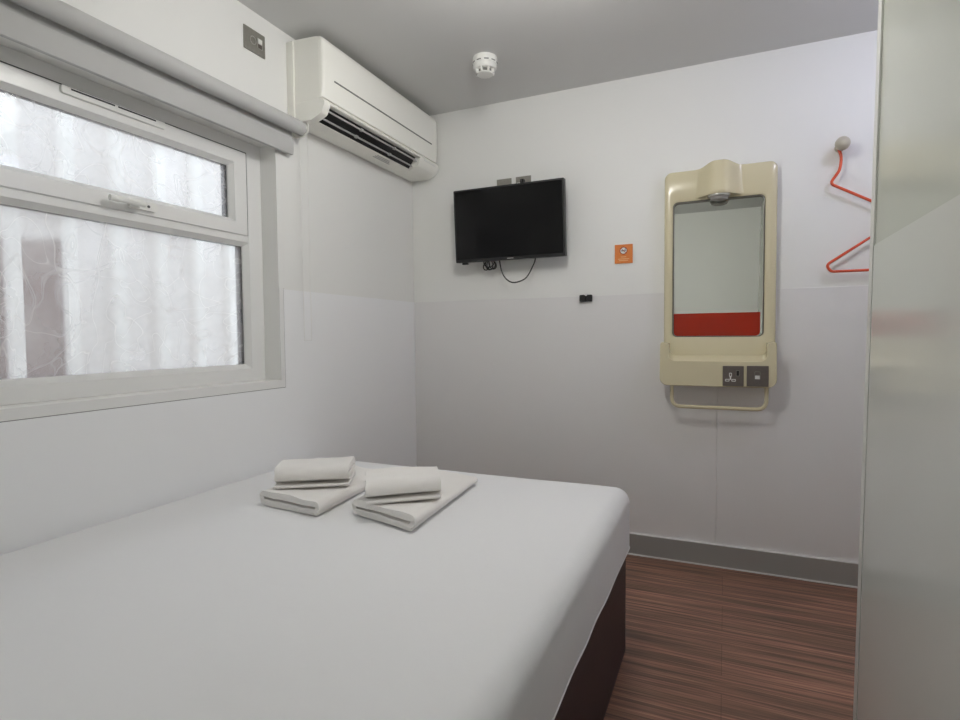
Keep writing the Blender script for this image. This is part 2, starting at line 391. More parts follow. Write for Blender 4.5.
bm = bmesh.new(); ring(bm, SX-0.046, SX-0.031, 0.238, 1.561, 1.528, 1.735, 0.008, 0.014, 0.004, 0.005)
link('glazing_spacer', bm, M_spacer, sash)
# handle of the sash, lever with rose
bm = bmesh.new()
prism(bm, rrect(1.150, 1.245, 1.487, 1.513, 0.012), lambda a, b: (SX-0.002, a, b), lambda a, b: (SX+0.012, a, b))
cyl(bm, (SX+0.01, 1.172, 1.50), (1, 0, 0), 0.013, 0.022, 20)
lev = fillet([(SX+0.030, 1.186, 1.500), (SX+0.034, 1.13, 1.500), (SX+0.030, 1.078, 1.499)], 0.03)
tube(bm, lev, 0.0095, 12)
hd = link('handle', bm, M_white, sash, smooth=True)
bm = bmesh.new(); cyl(bm, (SX+0.0115, 1.212, 1.50), (1, 0, 0), 0.0045, 0.002, 16); link('keyhole', bm, M_black, hd)
bm = bmesh.new()
prism(bm, rrect(0.97, 1.285, 1.7665, 1.7895, 0.006, 4), lambda a, b: (SX-0.002, a, b), lambda a, b: (SX+0.008, a, b))
tv_ = link('trickle_vent', bm, M_white, sash, bevel=0.002)
bm = bmesh.new()
for a, b in ((0.995, 1.118), (1.128, 1.25)): box(bm, SX+0.0075, SX+0.0088, a, b, 1.781, 1.7855)
link('slot', bm, M_gapblack, tv_)
bm = bmesh.new()
box(bm, XL-0.002, XL+0.005, WY0-0.025, 1.725, 0.8785, 0.909); box(bm, XL-0.002, XL+0.005, 1.703, 1.725, 0.909, SEAM+0.004)
link('trim', bm, M_upvc, win, bevel=0.001)
link('trim_joint', boxes((XL, XL+0.0035, WY0-0.026, 1.7272, 0.8762, 0.8786), (XL, XL+0.0035, 1.7248, 1.7272, 0.8762, SEAM+0.004)), M_acslot, win)

# ------------------------------------------------------------------ bed
bed = thing('bed', 'double bed with white fitted sheet on an aubergine base under the window', 'bed', (-0.95, 0.9, 0))
BX0, BX1, BY0, BY1, BZ = XL+0.008, -0.284, -0.10, 1.900, 0.567
HEM = 0.372
def axis_pts(a, b, r, n, k=8):
    e = [a + r*(1-math.cos(math.pi/2*i/k)) for i in range(k)]
    f = [b - r*(1-math.cos(math.pi/2*i/k)) for i in range(k)][::-1]
    m = [a+r + (b-a-2*r)*i/n for i in range(n+1)]
    return e + m + f
r = 0.050
xs = axis_pts(BX0, BX1, r, 44); ys = axis_pts(BY0, BY1, r, 60); zs = axis_pts(HEM-0.10, BZ, r, 12)
zs = [z for z in zs if z > HEM]; zs = [HEM] + zs
def rb(p):
    q = Vector((min(max(p[0], BX0+r), BX1-r), min(max(p[1], BY0+r), BY1-r), min(max(p[2], HEM-0.1+r), BZ-r)))
    d = Vector(p)-q
    if d.length > 1e-6: d = d.normalized()*r
    v = q+d
    # gentle slack in the cloth
    n = noise.noise(Vector((v.x*2.2, v.y*2.2, v.z*3)))*0.004 + noise.noise(Vector((v.x*6, v.y*5, 3)))*0.0014
    top = max(0, (v.z-0.50)/0.067)
    v.z += n*top
    if v.x > BX1-r and v.z < BZ-0.05:
        v.x += 0.0013*math.sin(v.y*17+2*math.sin(v.y*5)) * (BZ-v.z)/0.2 * 0.9
        v.z += 0.002*math.sin(v.y*6.3)*(1 if abs(p[2]-HEM) < 1e-6 else 0)
    if v.y > BY1-0.06 and v.z > 0.5: v.y += 0.012*math.exp(-((v.x+0.55)/0.28)**2)
    return v
bm = bmesh.new(); G = {}
def gv(i, j, k):
    key = (i, j, k)
    if key not in G: G[key] = bm.verts.new(rb((xs[i], ys[j], zs[k])))
    return G[key]
nx, ny, nzz = len(xs)-1, len(ys)-1, len(zs)-1
for i in range(nx):
    for j in range(ny): bm.faces.new((gv(i, j, nzz), gv(i+1, j, nzz), gv(i+1, j+1, nzz), gv(i, j+1, nzz)))
for k in range(nzz):
    for i in range(nx):
        bm.faces.new((gv(i, 0, k), gv(i+1, 0, k), gv(i+1, 0, k+1), gv(i, 0, k+1))); bm.faces.new((gv(i, ny, k), gv(i+1, ny, k), gv(i+1, ny, k+1), gv(i, ny, k+1)))
    for j in range(ny):
        bm.faces.new((gv(0, j, k), gv(0, j+1, k), gv(0, j+1, k+1), gv(0, j, k+1))); bm.faces.new((gv(nx, j, k), gv(nx, j+1, k), gv(nx, j+1, k+1), gv(nx, j, k+1)))
hem_path = [gv(i, 0, 0).co.copy() for i in range(nx)] + [gv(nx, j, 0).co.copy() for j in range(ny)] + [gv(i, ny, 0).co.copy() for i in range(nx, 0, -1)] + [gv(0, j, 0).co.copy() for j in range(ny, 0, -1)]
sheet = link('fitted_sheet', bm, M_sheet, bed, smooth=True, angle=70)
sheet['label'] = 'white fitted sheet pulled over the mattress'
bm = bmesh.new(); tube(bm, hem_path, 0.0022, 6, closed=True); link('hem', bm, M_sheet, sheet, smooth=True)
bb_ = link('bed_base', boxes((XL+0.02, -0.300, -0.09, 1.885, 0.0, HEM+0.05)), M_base, bed, bevel=0.004)
bb_['label'] = 'dark aubergine panelled base'

# ------------------------------------------------------------------ towels
def towel_mesh(quad, z0, thick, layers, t, end_deg, seed, taper=0.0):
    """quad = four (x, y): front-left, front-right, back-right, back-left of the folded stack.
    A cloth strip wound flat; the winding axis runs front to back (u across, v along)."""
    FL, FR, BR, BL = [Vector((*q, 0)) for q in quad]
    turns = layers/2.0
    rmax = thick/2 - t/2; rmin = rmax - t*(turns-0.5)
    W = ((FR-FL).length + (BR-BL).length)/2; a = W/2 - thick/2
    path = []   # (x, z) centre line
    th_end = math.radians(end_deg); th0 = th_end - 2*math.pi*turns
    n = int(turns*40); prev_c = None
    for i in range(n+1):
        th = th0 + (th_end-th0)*i/n
        rr = rmin + (rmax-rmin)*i/n
        c = 1 if math.cos(th) >= 0 else -1
        if prev_c is not None and c != prev_c:
            zz = rr*math.sin(th)
            for k in range(1, 14): path.append((prev_c*a + (c-prev_c)*a*k/14, zz))
        prev_c = c
        path.append((c*a + rr*math.cos(th), rr*math.sin(th)))
    P = [Vector((x, 0, z)) for x, z in path]; N = len(P)
    inn, outr = [], []
    for i in range(N):
        tg = (P[min(i+1, N-1)]-P[max(i-1, 0)]).normalized(); nr = Vector((tg.z, 0, -tg.x))
        tt = t*0.405
        outr.append(P[i]+nr*tt); inn.append(P[i]-nr*tt)
    loop = outr + inn[::-1]
    zmin = min(p.z for p in loop); hh = max(p.z for p in loop)-zmin
    bm = bmesh.new(); K = 22; R = []
    for k in range(K+1):
        v = k/K; row = []
        for p in loop:
            u = (p.x + W/2)/W
            e = 0.006*noise.noise(Vector((p.z*60, u*3, seed))) * (1 if k in (0, K) else 0)
            vv = v + (e/0.4 if k == 0 else -e/0.4)
            b = (FL*(1-u)+FR*u)*(1-vv) + (BL*(1-u)+BR*u)*vv
            h = (p.z-zmin)/hh
            wob = 0.0045*noise.noise(Vector((b.x*9, b.y*9, seed*3.1)))*h + 0.0016*noise.noise(Vector((b.x*32, b.y*32, seed+p.z*40)))
            row.append(bm.verts.new((b.x, b.y, z0 + (p.z-zmin)*(1-taper*v) + wob*(1 if h > 0.15 else 0))))
        R.append(row)
    m = len(loop)
    for A, B in zip(R, R[1:]):
        for i in range(m): bm.faces.new((A[i], A[(i+1)%m], B[(i+1)%m], B[i]))
    for row in (R[0], R[-1]):
        for i in range(N-1): bm.faces.new((row[i], row[i+1], row[m-2-i], row[m-1-i]))
    return bm
def towel(name, bm, label, group):
    o = link(name, bm, M_towel, smooth=True, angle=60); return tag(o, label, 'towel', group)
ZT = BZ+0.004
towel('bath_towel', towel_mesh([(-1.300, 1.258), (-1.035, 1.225), (-1.085, 1.665), (-1.325, 1.690)], ZT, 0.050, 4, 0.0115, -80, 1, 0.40),
      'large folded white bath towel at the bottom of the pile nearer the window', 'folded bath towels')
towel('bath_towel', towel_mesh([(-0.985, 1.295), (-0.722, 1.222), (-0.765, 1.715), (-0.990, 1.765)], ZT, 0.050, 4, 0.0115, -80, 2, 0.45),
      'large folded white bath towel at the bottom of the pile nearer the mirror', 'folded bath towels')
# hand towels: winding axis runs along the width, so the quad is turned a quarter
def hand(FL, FR, BR, BL, seed, lab):
    bm = towel_mesh([FL, BL, BR, FR], ZT+0.0445, 0.0165, 2, 0.0072, 190, seed+5)
    top = towel_mesh([FL, BL, BR, FR], ZT+0.0605, 0.060, 4, 0.0132, 205, seed)
    tmp = bpy.data.meshes.new('fold'); top.to_mesh(tmp); top.free(); bm.from_mesh(tmp); bpy.data.meshes.remove(tmp)
    towel('hand_towel', bm, lab, 'folded hand towels')
hand((-1.250, 1.270), (-1.065, 1.390), (-1.145, 1.535), (-1.350, 1.42), 3, 'small folded white hand towel on top of the pile nearer the window')
hand((-0.895, 1.243), (-0.735, 1.380), (-0.825, 1.520), (-1.010, 1.400), 4, 'small folded white hand towel on top of the pile nearer the mirror')

# ------------------------------------------------------------------ air conditioner
ac = thing('air_conditioner', 'cream-white split air conditioner high on the wall beside the window', 'air conditioner', (XL, 2.26, 1.94))
AY0, AY1 = 1.785, 2.735
def acp(o, z): return (XL+o, z)
body = [(0.002, 1.948), (0.002, 2.268), (0.04, 2.270), (0.150, 2.262), (0.158, 2.25), (0.158, 2.03), (0.150, 2.018), (0.100, 2.0), (0.085, 1.955), (0.085, 1.944)]
# back casing (inner part is recessed behind the outlet)
bm = bmesh.new(); prism(bm, body, lambda o, z: (XL+o, AY0, z), lambda o, z: (XL+o, AY1, z))
link('casing', bm, M_ac, ac, bevel=0.003)
# front panel, slightly bowed, rounded ends
bm = bmesh.new()
pp = [(0.156, 2.262), (0.168, 2.258), (0.176, 2.240), (0.1785, 2.19), (0.1785, 2.13), (0.176, 2.07), (0.170, 2.026), (0.156, 2.022)]
loops = []
for y, k in ((AY0+0.001, 0.0), (AY0+0.004, 0.6), (AY0+0.012, 1), (AY1-0.04, 1), (AY1-0.018, 0.88), (AY1-0.006, 0.55), (AY1-0.001, 0.0)):
    loops.append([(XL+0.156+(o-0.156)*(0.55+0.45*k), y, 2.14+(z-2.14)*(0.985+0.015*k)) for o, z in pp])
loft(bm, loops, True, True)
fp = link('front_panel', bm, M_ac, ac, smooth=True, angle=50)
link('groove', boxes((XL+0.1705, XL+0.1795, 1.852, 2.662, 2.104, 2.110)), M_acslot, fp, bevel=0.001)
# lower housing: end blocks, lip below the panel and sloping underside around the outlet
lowp = [(0.004, 2.020), (0.172, 2.019), (0.180, 2.003), (0.178, 1.992), (0.166, 1.966), (0.158, 1.960), (0.112, 1.942), (0.004, 1.946)]
OY0, OY1 = 1.822, 2.535
bm = bmesh.new()
for a, b in ((AY0-0.001, OY0), (OY1, AY1+0.001)): prism(bm, lowp, lambda o, z: (XL+o, a, z), lambda o, z: (XL+o, b, z))
prism(bm, [(0.150, 2.020), (0.172, 2.018), (0.181, 2.003), (0.176, 2.0), (0.150, 2.004)], lambda o, z: (XL+o, OY0, z), lambda o, z: (XL+o, OY1, z))
prism(bm, [(0.118, 1.945), (0.112, 1.942), (0.004, 1.946), (0.004, 1.956), (0.108, 1.953)], lambda o, z: (XL+o, OY0, z), lambda o, z: (XL+o, OY1, z))
link('lower_housing', bm, M_ac, ac, bevel=0.002)
bm = bmesh.new(); prism(bm, [(0.150, 2.006), (0.108, 1.95), (0.100, 1.956), (0.140, 2.010)], lambda o, z: (XL+o, OY0, z), lambda o, z: (XL+o, OY1, z))
link('air_outlet', bm, M_acgap, ac)
for (o, z, w_) in ((0.156, 1.984, 0.016), (0.128, 1.960, 0.016)):
    bm = bmesh.new()
    c, s = 0.72, 0.70
    p0 = (o - w_/2*c*0.6, z + w_/2*0.9); p1 = (o + w_/2*c*0.9, z - w_/2*0.35)
    prism(bm, [(p0[0], p0[1]), (p0[0]+0.0025, p0[1]+0.001), (p1[0]+0.002, p1[1]), (p1[0], p1[1]-0.002)], lambda a, b: (XL+a, OY0+0.004, b), lambda a, b: (XL+a, OY1-0.004, b))
    for yy in (OY0+0.235, OY0+0.50): box(bm, XL+o-0.004, XL+o+0.009, yy-0.008, yy+0.008, z-0.004, z+0.006)
    link('louver', bm, M_acvane, ac)
link('display_panel', boxes((XL+0.160, XL+0.1815, 2.575, 2.70, 1.996, 2.008)), M_white, ac, bevel=0.002)
bm = bmesh.new()
for k in range(3): box(bm, XL+0.075+0.013*k, XL+0.080+0.013*k, 2.26, 2.40-0.02*k, 1.9412, 1.9421)
lb = link('rating_marks', bm, M_acvane, ac)
link('mounting_plate', boxes((XL, XL+0.034, AY0-0.008, AY1, 1.957, 2.264)), M_ac, ac, bevel=0.002)

# ------------------------------------------------------------------ roller blind
bl = thing('roller_blind', 'grey roller blind rolled up above the window', 'blind', (XL, 0.95, 1.93))
RO, RZ = 0.050, 1.922
BLY0, BLY1 = 0.02, 1.800
bm = bmesh.new(); cyl(bm, (XL+RO, BLY0, RZ), (0, 1, 0), 0.0275, BLY1-BLY0, 48)
link('fabric_roll', bm, M_blind, bl, smooth=True)
link('fabric_drop', boxes((XL+0.0215, XL+0.0235, BLY0+0.01, 1.772, 1.83, RZ)), M_blind, bl)
bm = bmesh.new(); prism(bm, [(0.016, 1.813), (0.031, 1.813), (0.034, 1.83), (0.033, 1.872), (0.030, 1.880), (0.016, 1.880)], lambda o, z: (XL+o, BLY0+0.01, z), lambda o, z: (XL+o, 1.772, z))
link('bottom_bar', bm, M_blind, bl, bevel=0.002)
bm = bmesh.new(); prism(bm, rrect(0.0, 0.082, RZ-0.032, RZ+0.032, 0.025), lambda o, z: (XL+o, BLY1+0.001, z), lambda o, z: (XL+o, BLY1+0.006, z))
box(bm, XL, XL+0.004, BLY1+0.004, BLY1+0.022, RZ-0.02, RZ+0.03)
cyl(bm, (XL+RO, BLY1+0.005, RZ), (0, 1, 0), 0.022, 0.012, 24)
link('bracket', bm, M_ac, bl, bevel=0.001)
bm = bmesh.new(); prism(bm, rrect(0.0, 0.082, RZ-0.032, RZ+0.032, 0.025), lambda o, z: (XL+o, BLY0-0.006, z), lambda o, z: (XL+o, BLY0-0.001, z))
link('bracket', bm, M_ac, bl, bevel=0.001)
bm = bmesh.new()
loop = []
for k in range(60): loop.append((XL+0.030, BLY1+0.012, RZ-0.0-k*0.0145))
for k in range(60): loop.append((XL+0.068, BLY1+0.012, RZ-0.0-(59-k)*0.0145))
pts = [Vector(p) for p in loop]
tube(bm, pts, 0.0011, 6, closed=True)
for k in range(0, len(pts)):
    bmesh.ops.create_icosphere(bm, subdivisions=1, radius=0.0021, matrix=Matrix.Translation(pts[k]))
link('bead_chain', bm, M_white, bl, smooth=True)

# ------------------------------------------------------------------ wall plates
def plate_left(y0, y1, z0, z1):
    sw = thing('isolator_switch', 'brushed metal switch plate above the blind beside the air conditioner', 'switch', (XL, (y0+y1)/2, z0))
    link('plate', boxes((XL, XL+0.005, y0, y1, z0, z1)), M_brush, sw, bevel=0.0015)
    cy, cz = y0+0.042, (z0+z1)/2+0.001
    bm = bmesh.new(); pr = [(math.cos(a)*0.014, math.sin(a)*0.014) for a in [2*math.pi*i/28 for i in range(28)]]
    tube(bm, [(XL+0.0055, cy+a, cz+b) for a, b in pr], 0.0018, 6, closed=True); link('indicator_ring', bm, M_chrome, sw, smooth=True)
    link('rocker_surround', boxes((XL+0.004, XL+0.0062, cy+0.021, cy+0.045, cz-0.018, cz+0.020)), M_chrome, sw, bevel=0.0008)
    link('rocker', boxes((XL+0.005, XL+0.0085, cy+0.0235, cy+0.0425, cz-0.001, cz+0.0175)), M_white, sw, bevel=0.001)
    link('rocker_lower_half', boxes((XL+0.005, XL+0.0072, cy+0.0235, cy+0.0425, cz-0.0165, cz-0.002)), M_brown, sw, bevel=0.001)
plate_left(1.558, 1.660, 2.145, 2.229)

def plate_back(x0, x1, z1, label, plug):
    z0 = z1-0.086
    t = thing('wall_socket', label, 'socket', ((x0+x1)/2, D, z0), 'metal sockets behind the television')
    link('plate', boxes((x0, x1, D-0.005, D, z0, z1)), M_brush, t, bevel=0.0015)
    cx = (x0+x1)/2
    link('outlet', boxes((cx-0.016, cx+0.016, D-0.0065, D-0.004, z0+0.016, z0+0.05)), M_white, t, bevel=0.001)
    if plug:
        bm = boxes((cx-0.010, cx+0.010, D-0.030, D-0.004, z0+0.046, z0+0.066)); tube(bm, fillet([(cx, D-0.029, z0+0.056), (cx, D-0.05, z0+0.056), (cx+0.005, D-0.045, z0-0.04)], 0.02), 0.003, 8)
        link('plug', bm, M_black, t, bevel=0.002)
        link('white_insert', boxes((cx-0.036, cx-0.012, D-0.0068, D-0.004, z0+0.030, z0+0.056)), M_white, t, bevel=0.001)
plate_back(-1.112, -1.029, 1.9005, 'plain brushed metal socket plate above the television, left of two', False)
plate_back(-1.005, -0.922, 1.9015, 'brushed metal socket plate above the television with a black plug in it', True)

# ------------------------------------------------------------------ television
tv = thing('television', 'black flat-screen television on the end wall', 'television', (-1.0125, D, 1.65))
TW, TH = 0.593, 0.372
tilt = math.radians(3.6)
def T(x, z, d):      # local: x right, z up, d towards the room from the rear plane
    c = Vector((-1.0125, D-0.100, 1.650))
    return c + Vector((x, -d*math.cos(tilt) - z*math.sin(tilt), z*math.cos(tilt) - d*math.sin(tilt)))
bm = bmesh.new()
f = rrect(-TW/2, TW/2, -TH/2, TH/2, 0.005, 3)
g = [(x*0.99, z*0.985) for x, z in f]
bk = [(x*0.80, z*0.72-0.01) for x, z in f]
loft(bm, [[T(x, z, -0.042) for x, z in bk], [T(x, z, -0.020) for x, z in g], [T(x, z, -0.016) for x, z in f], [T(x, z, 0.012) for x, z in f],
          [T(x*0.997, z*0.996, 0.0135) for x, z in f]], True, True)
link('casing', bm, M_black, tv)
bm = bmesh.new(); s_ = rrect(-TW/2+0.009, TW/2-0.009, -TH/2+0.016, TH/2-0.009, 0.001, 2)
loft(bm, [[T(x, z, 0.0130) for x, z in s_], [T(x, z, 0.0142) for x, z in s_]], True, True)
link('screen', bm, M_screen, tv)
bm = bmesh.new(); s_ = rrect(-0.008+0.002, 0.026+0.002, -TH/2+0.0055, -TH/2+0.0095, 0.0005, 2)
loft(bm, [[T(x, z, 0.0130) for x, z in s_], [T(x, z, 0.0140) for x, z in s_]], True, True)
link('badge', bm, M_chrome, tv)
bm = bmesh.new(); s_ = rrect(-0.262, -0.232, -TH/2-0.011, -TH/2+0.002, 0.002, 2)
loft(bm, [[T(x, z, -0.006) for x, z in s_], [T(x, z, 0.009) for x, z in s_]], True, True)
link('sensor', bm, M_black, tv)
bm = boxes((-1.10, -0.93, D-0.012, D, 1.56, 1.74), (-1.03, -1.0, D-0.075, D-0.005, 1.63, 1.66))
link('wall_bracket', bm, M_black, tv)
bm = bmesh.new()
def C(x, z, o=0.06): return (x, D-o, z)
tube(bm, spline([C(-1.085, 1.53), C(-1.078, 1.472), C(-1.057, 1.393), C(-1.007, 1.352), C(-0.936, 1.369), C(-0.895, 1.43), C(-0.880, 1.475), C(-0.875, 1.54)], 8), 0.0035, 8)
link('power_cable', bm, M_black, tv, smooth=True)
bm = bmesh.new()
for k in range(5):
    cx, cz, rx, rz, ph = [(-1.142, 1.455, 0.020, 0.030, 0.2), (-1.130, 1.450, 0.024, 0.024, 0.9), (-1.152, 1.447, 0.016, 0.024, -0.4), (-1.118, 1.452, 0.018, 0.028, 0.5), (-1.135, 1.462, 0.026, 0.030, 1.4)][k]
    pts = []
    for i in range(28):
        a = 2*math.pi*i/28; x = rx*math.cos(a); z = rz*math.sin(a)
        pts.append(C(cx+x*math.cos(ph)-z*math.sin(ph), cz+x*math.sin(ph)+z*math.cos(ph), 0.045+0.005*k+0.004*math.sin(a*2)))
    tube(bm, pts, 0.003, 6, closed=True)
link('coiled_cable', bm, M_black, tv, smooth=True)

# ------------------------------------------------------------------ no smoking sign
sg = thing('no_smoking_sign', 'small square orange no smoking sign on the end wall', 'sign', (-0.453, D, 1.422))
X0, X1, Z0, Z1 = -0.4955, -0.4105, 1.4225, 1.5135
link('board', boxes((X0, X1, D-0.004, D, Z0, Z1)), M_sign, sg, bevel=0.0008)
cx, cz = -0.4535, 1.4835
bm = bmesh.new(); cyl(bm, (cx, D-0.0052, cz), (0, 1, 0), 0.0175, 0.0014, 36); link('white_disc', bm, M_white, sg)
bm = bmesh.new(); tube(bm, [(cx+0.0165*math.cos(2*math.pi*i/36), D-0.0052, cz+0.0165*math.sin(2*math.pi*i/36)) for i in range(36)], 0.0017, 6, closed=True)
a = math.radians(45)
prism(bm, [(-0.0165, -0.0012), (0.0165, -0.0012), (0.0165, 0.0012), (-0.0165, 0.0012)],
      lambda u, v: (cx+u*math.cos(a)+v*math.sin(a), D-0.0060, cz-u*math.sin(a)+v*math.cos(a)), lambda u, v: (cx+u*math.cos(a)+v*math.sin(a), D-0.0050, cz-u*math.sin(a)+v*math.cos(a)))
link('prohibition_ring', bm, M_red, sg)
bm = boxes((cx-0.012, cx+0.007, D-0.0058, D-0.0050, cz-0.003, cz+0.0012), (cx+0.0085, cx+0.0115, D-0.0058, D-0.0050, cz-0.003, cz+0.0012))
tube(bm, spline([(cx+0.009, D-0.0056, cz+0.003), (cx+0.006, D-0.0056, cz+0.006), (cx+0.010, D-0.0056, cz+0.008), (cx+0.008, D-0.0056, cz+0.011)], 5), 0.001, 6)
link('cigarette_symbol', bm, M_black, sg)
bm = bmesh.new()
for zz, hw in ((1.4535, 0.013), (1.4440, 0.027), (1.4365, 0.022)): box(bm, cx-hw, cx+hw, D-0.0046, D-0.0038, zz-0.0014, zz+0.0014)
link('text_lines', bm, M_signtext, sg)

# ------------------------------------------------------------------ black clip below the sign
cl = thing('wall_clip', 'small black two-lobed clip on the end wall below the television', 'clip', (-0.634, D, 1.24))
bm = boxes((-0.663, -0.605, D-0.008, D-0.004, 1.243, 1.272)); link('back_plate', bm, M_black, cl, bevel=0.002)
for xx in (-0.6525, -0.6165):
    bm = bmesh.new(); prism(bm, rrect(xx-0.0135, xx+0.0135, 1.243, 1.277, 0.006, 4), lambda x, z: (x, D-0.022, z), lambda x, z: (x, D-0.0075, z))
    link('jaw', bm, M_black, cl, bevel=0.002)

# ------------------------------------------------------------------ mirror unit
vu = thing('mirror_unit', 'cream moulded wall mirror unit with shelf, sockets and rail', 'mirror unit', (-0.031, D, 0.85))
VY = D-0.004
def P(d): return lambda q: (q[0], VY-d, q[1])
ux0, ux1, uz0, uz1 = -0.262, 0.200, 0.86, 1.818
mx0, mx1, mz0, mz1 = -0.221, 0.150, 1.068, 1.676
k = 7
out = rrect(ux0, ux1, uz0, uz1, 0.030, k); out1 = rrect(ux0+0.002, ux1-0.002, uz0+0.002, uz1-0.002, 0.029, k); out2 = rrect(ux0+0.010, ux1-0.010, uz0+0.010, uz1-0.010, 0.024, k)
in0 = rrect(mx0-0.010, mx1+0.010, mz0-0.010, mz1+0.010, 0.028, k); in1 = rrect(mx0-0.004, mx1+0.004, mz0-0.004, mz1+0.004, 0.022, k); in2 = rrect(mx0-0.002, mx1+0.002, mz0-0.002, mz1+0.002, 0.020, k)
bm = bmesh.new()
loft(bm, [[P(0)(q) for q in out], [P(0.030)(q) for q in out], [P(0.040)(q) for q in out1], [P(0.046)(q) for q in out2],
          [P(0.046)(q) for q in in0], [P(0.043)(q) for q in in1], [P(0.022)(q) for q in in2]])
link('back_panel', bm, M_cream, vu, smooth=True, angle=45)
bm = bmesh.new(); q2 = rrect(mx0-0.001, mx1+0.001, mz0-0.001, mz1+0.001, 0.019, k)
loft(bm, [[P(0.022)(q) for q in q2], [P(0.026)(q) for q in q2]], True, True)
mir = link('mirror', bm, M_mirror, vu)
bm = bmesh.new()
ga = rrect(mx0-0.0025, mx1+0.0025, mz0-0.0025, mz1+0.0025, 0.021, k); gb = rrect(mx0+0.0008, mx1-0.0008, mz0+0.0008, mz1-0.0008, 0.018, k)
loft(bm, [[P(0.0262)(q) for q in ga], [P(0.044)(q) for q in ga], [P(0.044)(q) for q in gb], [P(0.0262)(q) for q in gb]])
link('mirror_gasket', bm, M_darkrim, vu)
poly = [p for p in rrect(mx0+0.002, mx1-0.010, mz0+0.001, 1.20, 0.017, k)]
poly = [(x, min(z, 1.172)) for x, z in poly]
pol2 = []
for p in poly:
    if not pol2 or (Vector(p)-Vector(pol2[-1])).length > 1e-5: pol2.append(p)
bm = bmesh.new(); prism(bm, pol2, lambda x, z: (x, VY-0.0258, z), lambda x, z: (x, VY-0.0272, z))
link('red_band', bm, M_red, mir)
# canopy with the downlight
ccx = -0.030
def bell(u, wd):
    u = abs(u)/wd
    return 1.0 if u < 0.16 else (0.5+0.5*math.cos(math.pi*(u-0.16)/0.84) if u < 1 else 0.0)
bm = bmesh.new(); rows = []
Zs = [(1.840, 0.022, 0.094), (1.838, 0.034, 0.094), (1.832, 0.040, 0.095), (1.80, 0.047, 0.097), (1.76, 0.055, 0.100), (1.72, 0.063, 0.103), (1.705, 0.069, 0.105), (1.694, 0.070, 0.106), (1.688, 0.066, 0.105)]
n = 40
for z, pr_, wd in Zs:
    row = []
    for i in range(n+1):
        u = -1.05 + 2.1*i/n; b_ = bell(u*wd, wd)
        zz = z if z < 1.815 else 1.8155 + (z-1.8155)*b_
        row.append(bm.verts.new((ccx+u*wd, VY-0.0445-pr_*b_, zz)))
    rows.append(row)
top = [bm.verts.new((v.co.x, VY-0.002, v.co.z)) for v in rows[0]]
bot = [bm.verts.new((v.co.x, VY-0.0445, 1.686)) for v in rows[-1]]
allr = [top] + rows + [bot]
for A, B in zip(allr, allr[1:]):
    for i in range(n): bm.faces.new((A[i], A[i+1], B[i+1], B[i]))
can = link('light_canopy', bm, M_cream, vu, smooth=True, angle=50)
bm = bmesh.new(); el = [(0.045*math.cos(2*math.pi*i/40), 0.034*math.sin(2*math.pi*i/40)) for i in range(40)]
def E(s, z): return [(ccx+a*s, VY-0.074+b*s, z) for a, b in el]
loft(bm, [E(1.0, 1.691), E(1.04, 1.685), E(1.0, 1.680), E(0.86, 1.680), E(0.84, 1.686)])
lr = link('lamp_ring', bm, M_chrome, can, smooth=True, angle=50)
bm = bmesh.new(); loft(bm, [E(0.88, 1.688), E(0.86, 1.676), E(0.74, 1.667), E(0.5, 1.663)], True, True)
link('lamp_lens', bm, M_lampglass, lr, smooth=True)
# shelf with upstands at both ends
sx0, sx1 = -0.272, 0.202
def arc(cx, cz, r, a0, a1, k=6): return [(cx+r*math.cos(math.radians(a0+(a1-a0)*i/k)), cz+r*math.sin(math.radians(a0+(a1-a0)*i/k))) for i in range(k+1)]
pf = arc(sx0+0.035, 0.846+0.035, 0.035, 180, 270) + arc(sx1-0.035, 0.846+0.035, 0.035, 270, 360)
pf += arc(sx1-0.014, 1.040-0.010, 0.012, 0, 90, 4) + arc(sx1-0.028, 1.040-0.012, 0.010, 90, 180, 4)
pf += arc(sx1-0.038-0.030, 0.958+0.030, 0.030, 0, -90) + arc(sx0+0.038+0.030, 0.958+0.030, 0.030, 270, 180)
pf += arc(sx0+0.028, 1.040-0.012, 0.010, 0, 90, 4) + arc(sx0+0.014, 1.040-0.010, 0.012, 90, 180, 4)
def back(x, z):
    f = max(0.0, min(1.0, (z-0.93)/0.03)); g = max(0.0, min(1.0, (1.04-z)/0.08))
    return z + (0.034*f*g if sx0+0.034 < x < sx1-0.034 else 0)
bm = bmesh.new()
fr = [(x, VY-0.116, z) for x, z in pf]; bk_ = [(x, VY-0.002, back(x, z)) for x, z in pf]
loft(bm, [bk_, [(x, VY-0.06, z*0.5+back(x, z)*0.5+ (0.004 if back(x, z) > z else 0)) for x, z in pf], fr], True, True)
link('shelf', bm, M_cream, vu, bevel=0.0045, seg=3)
FY = VY-0.116
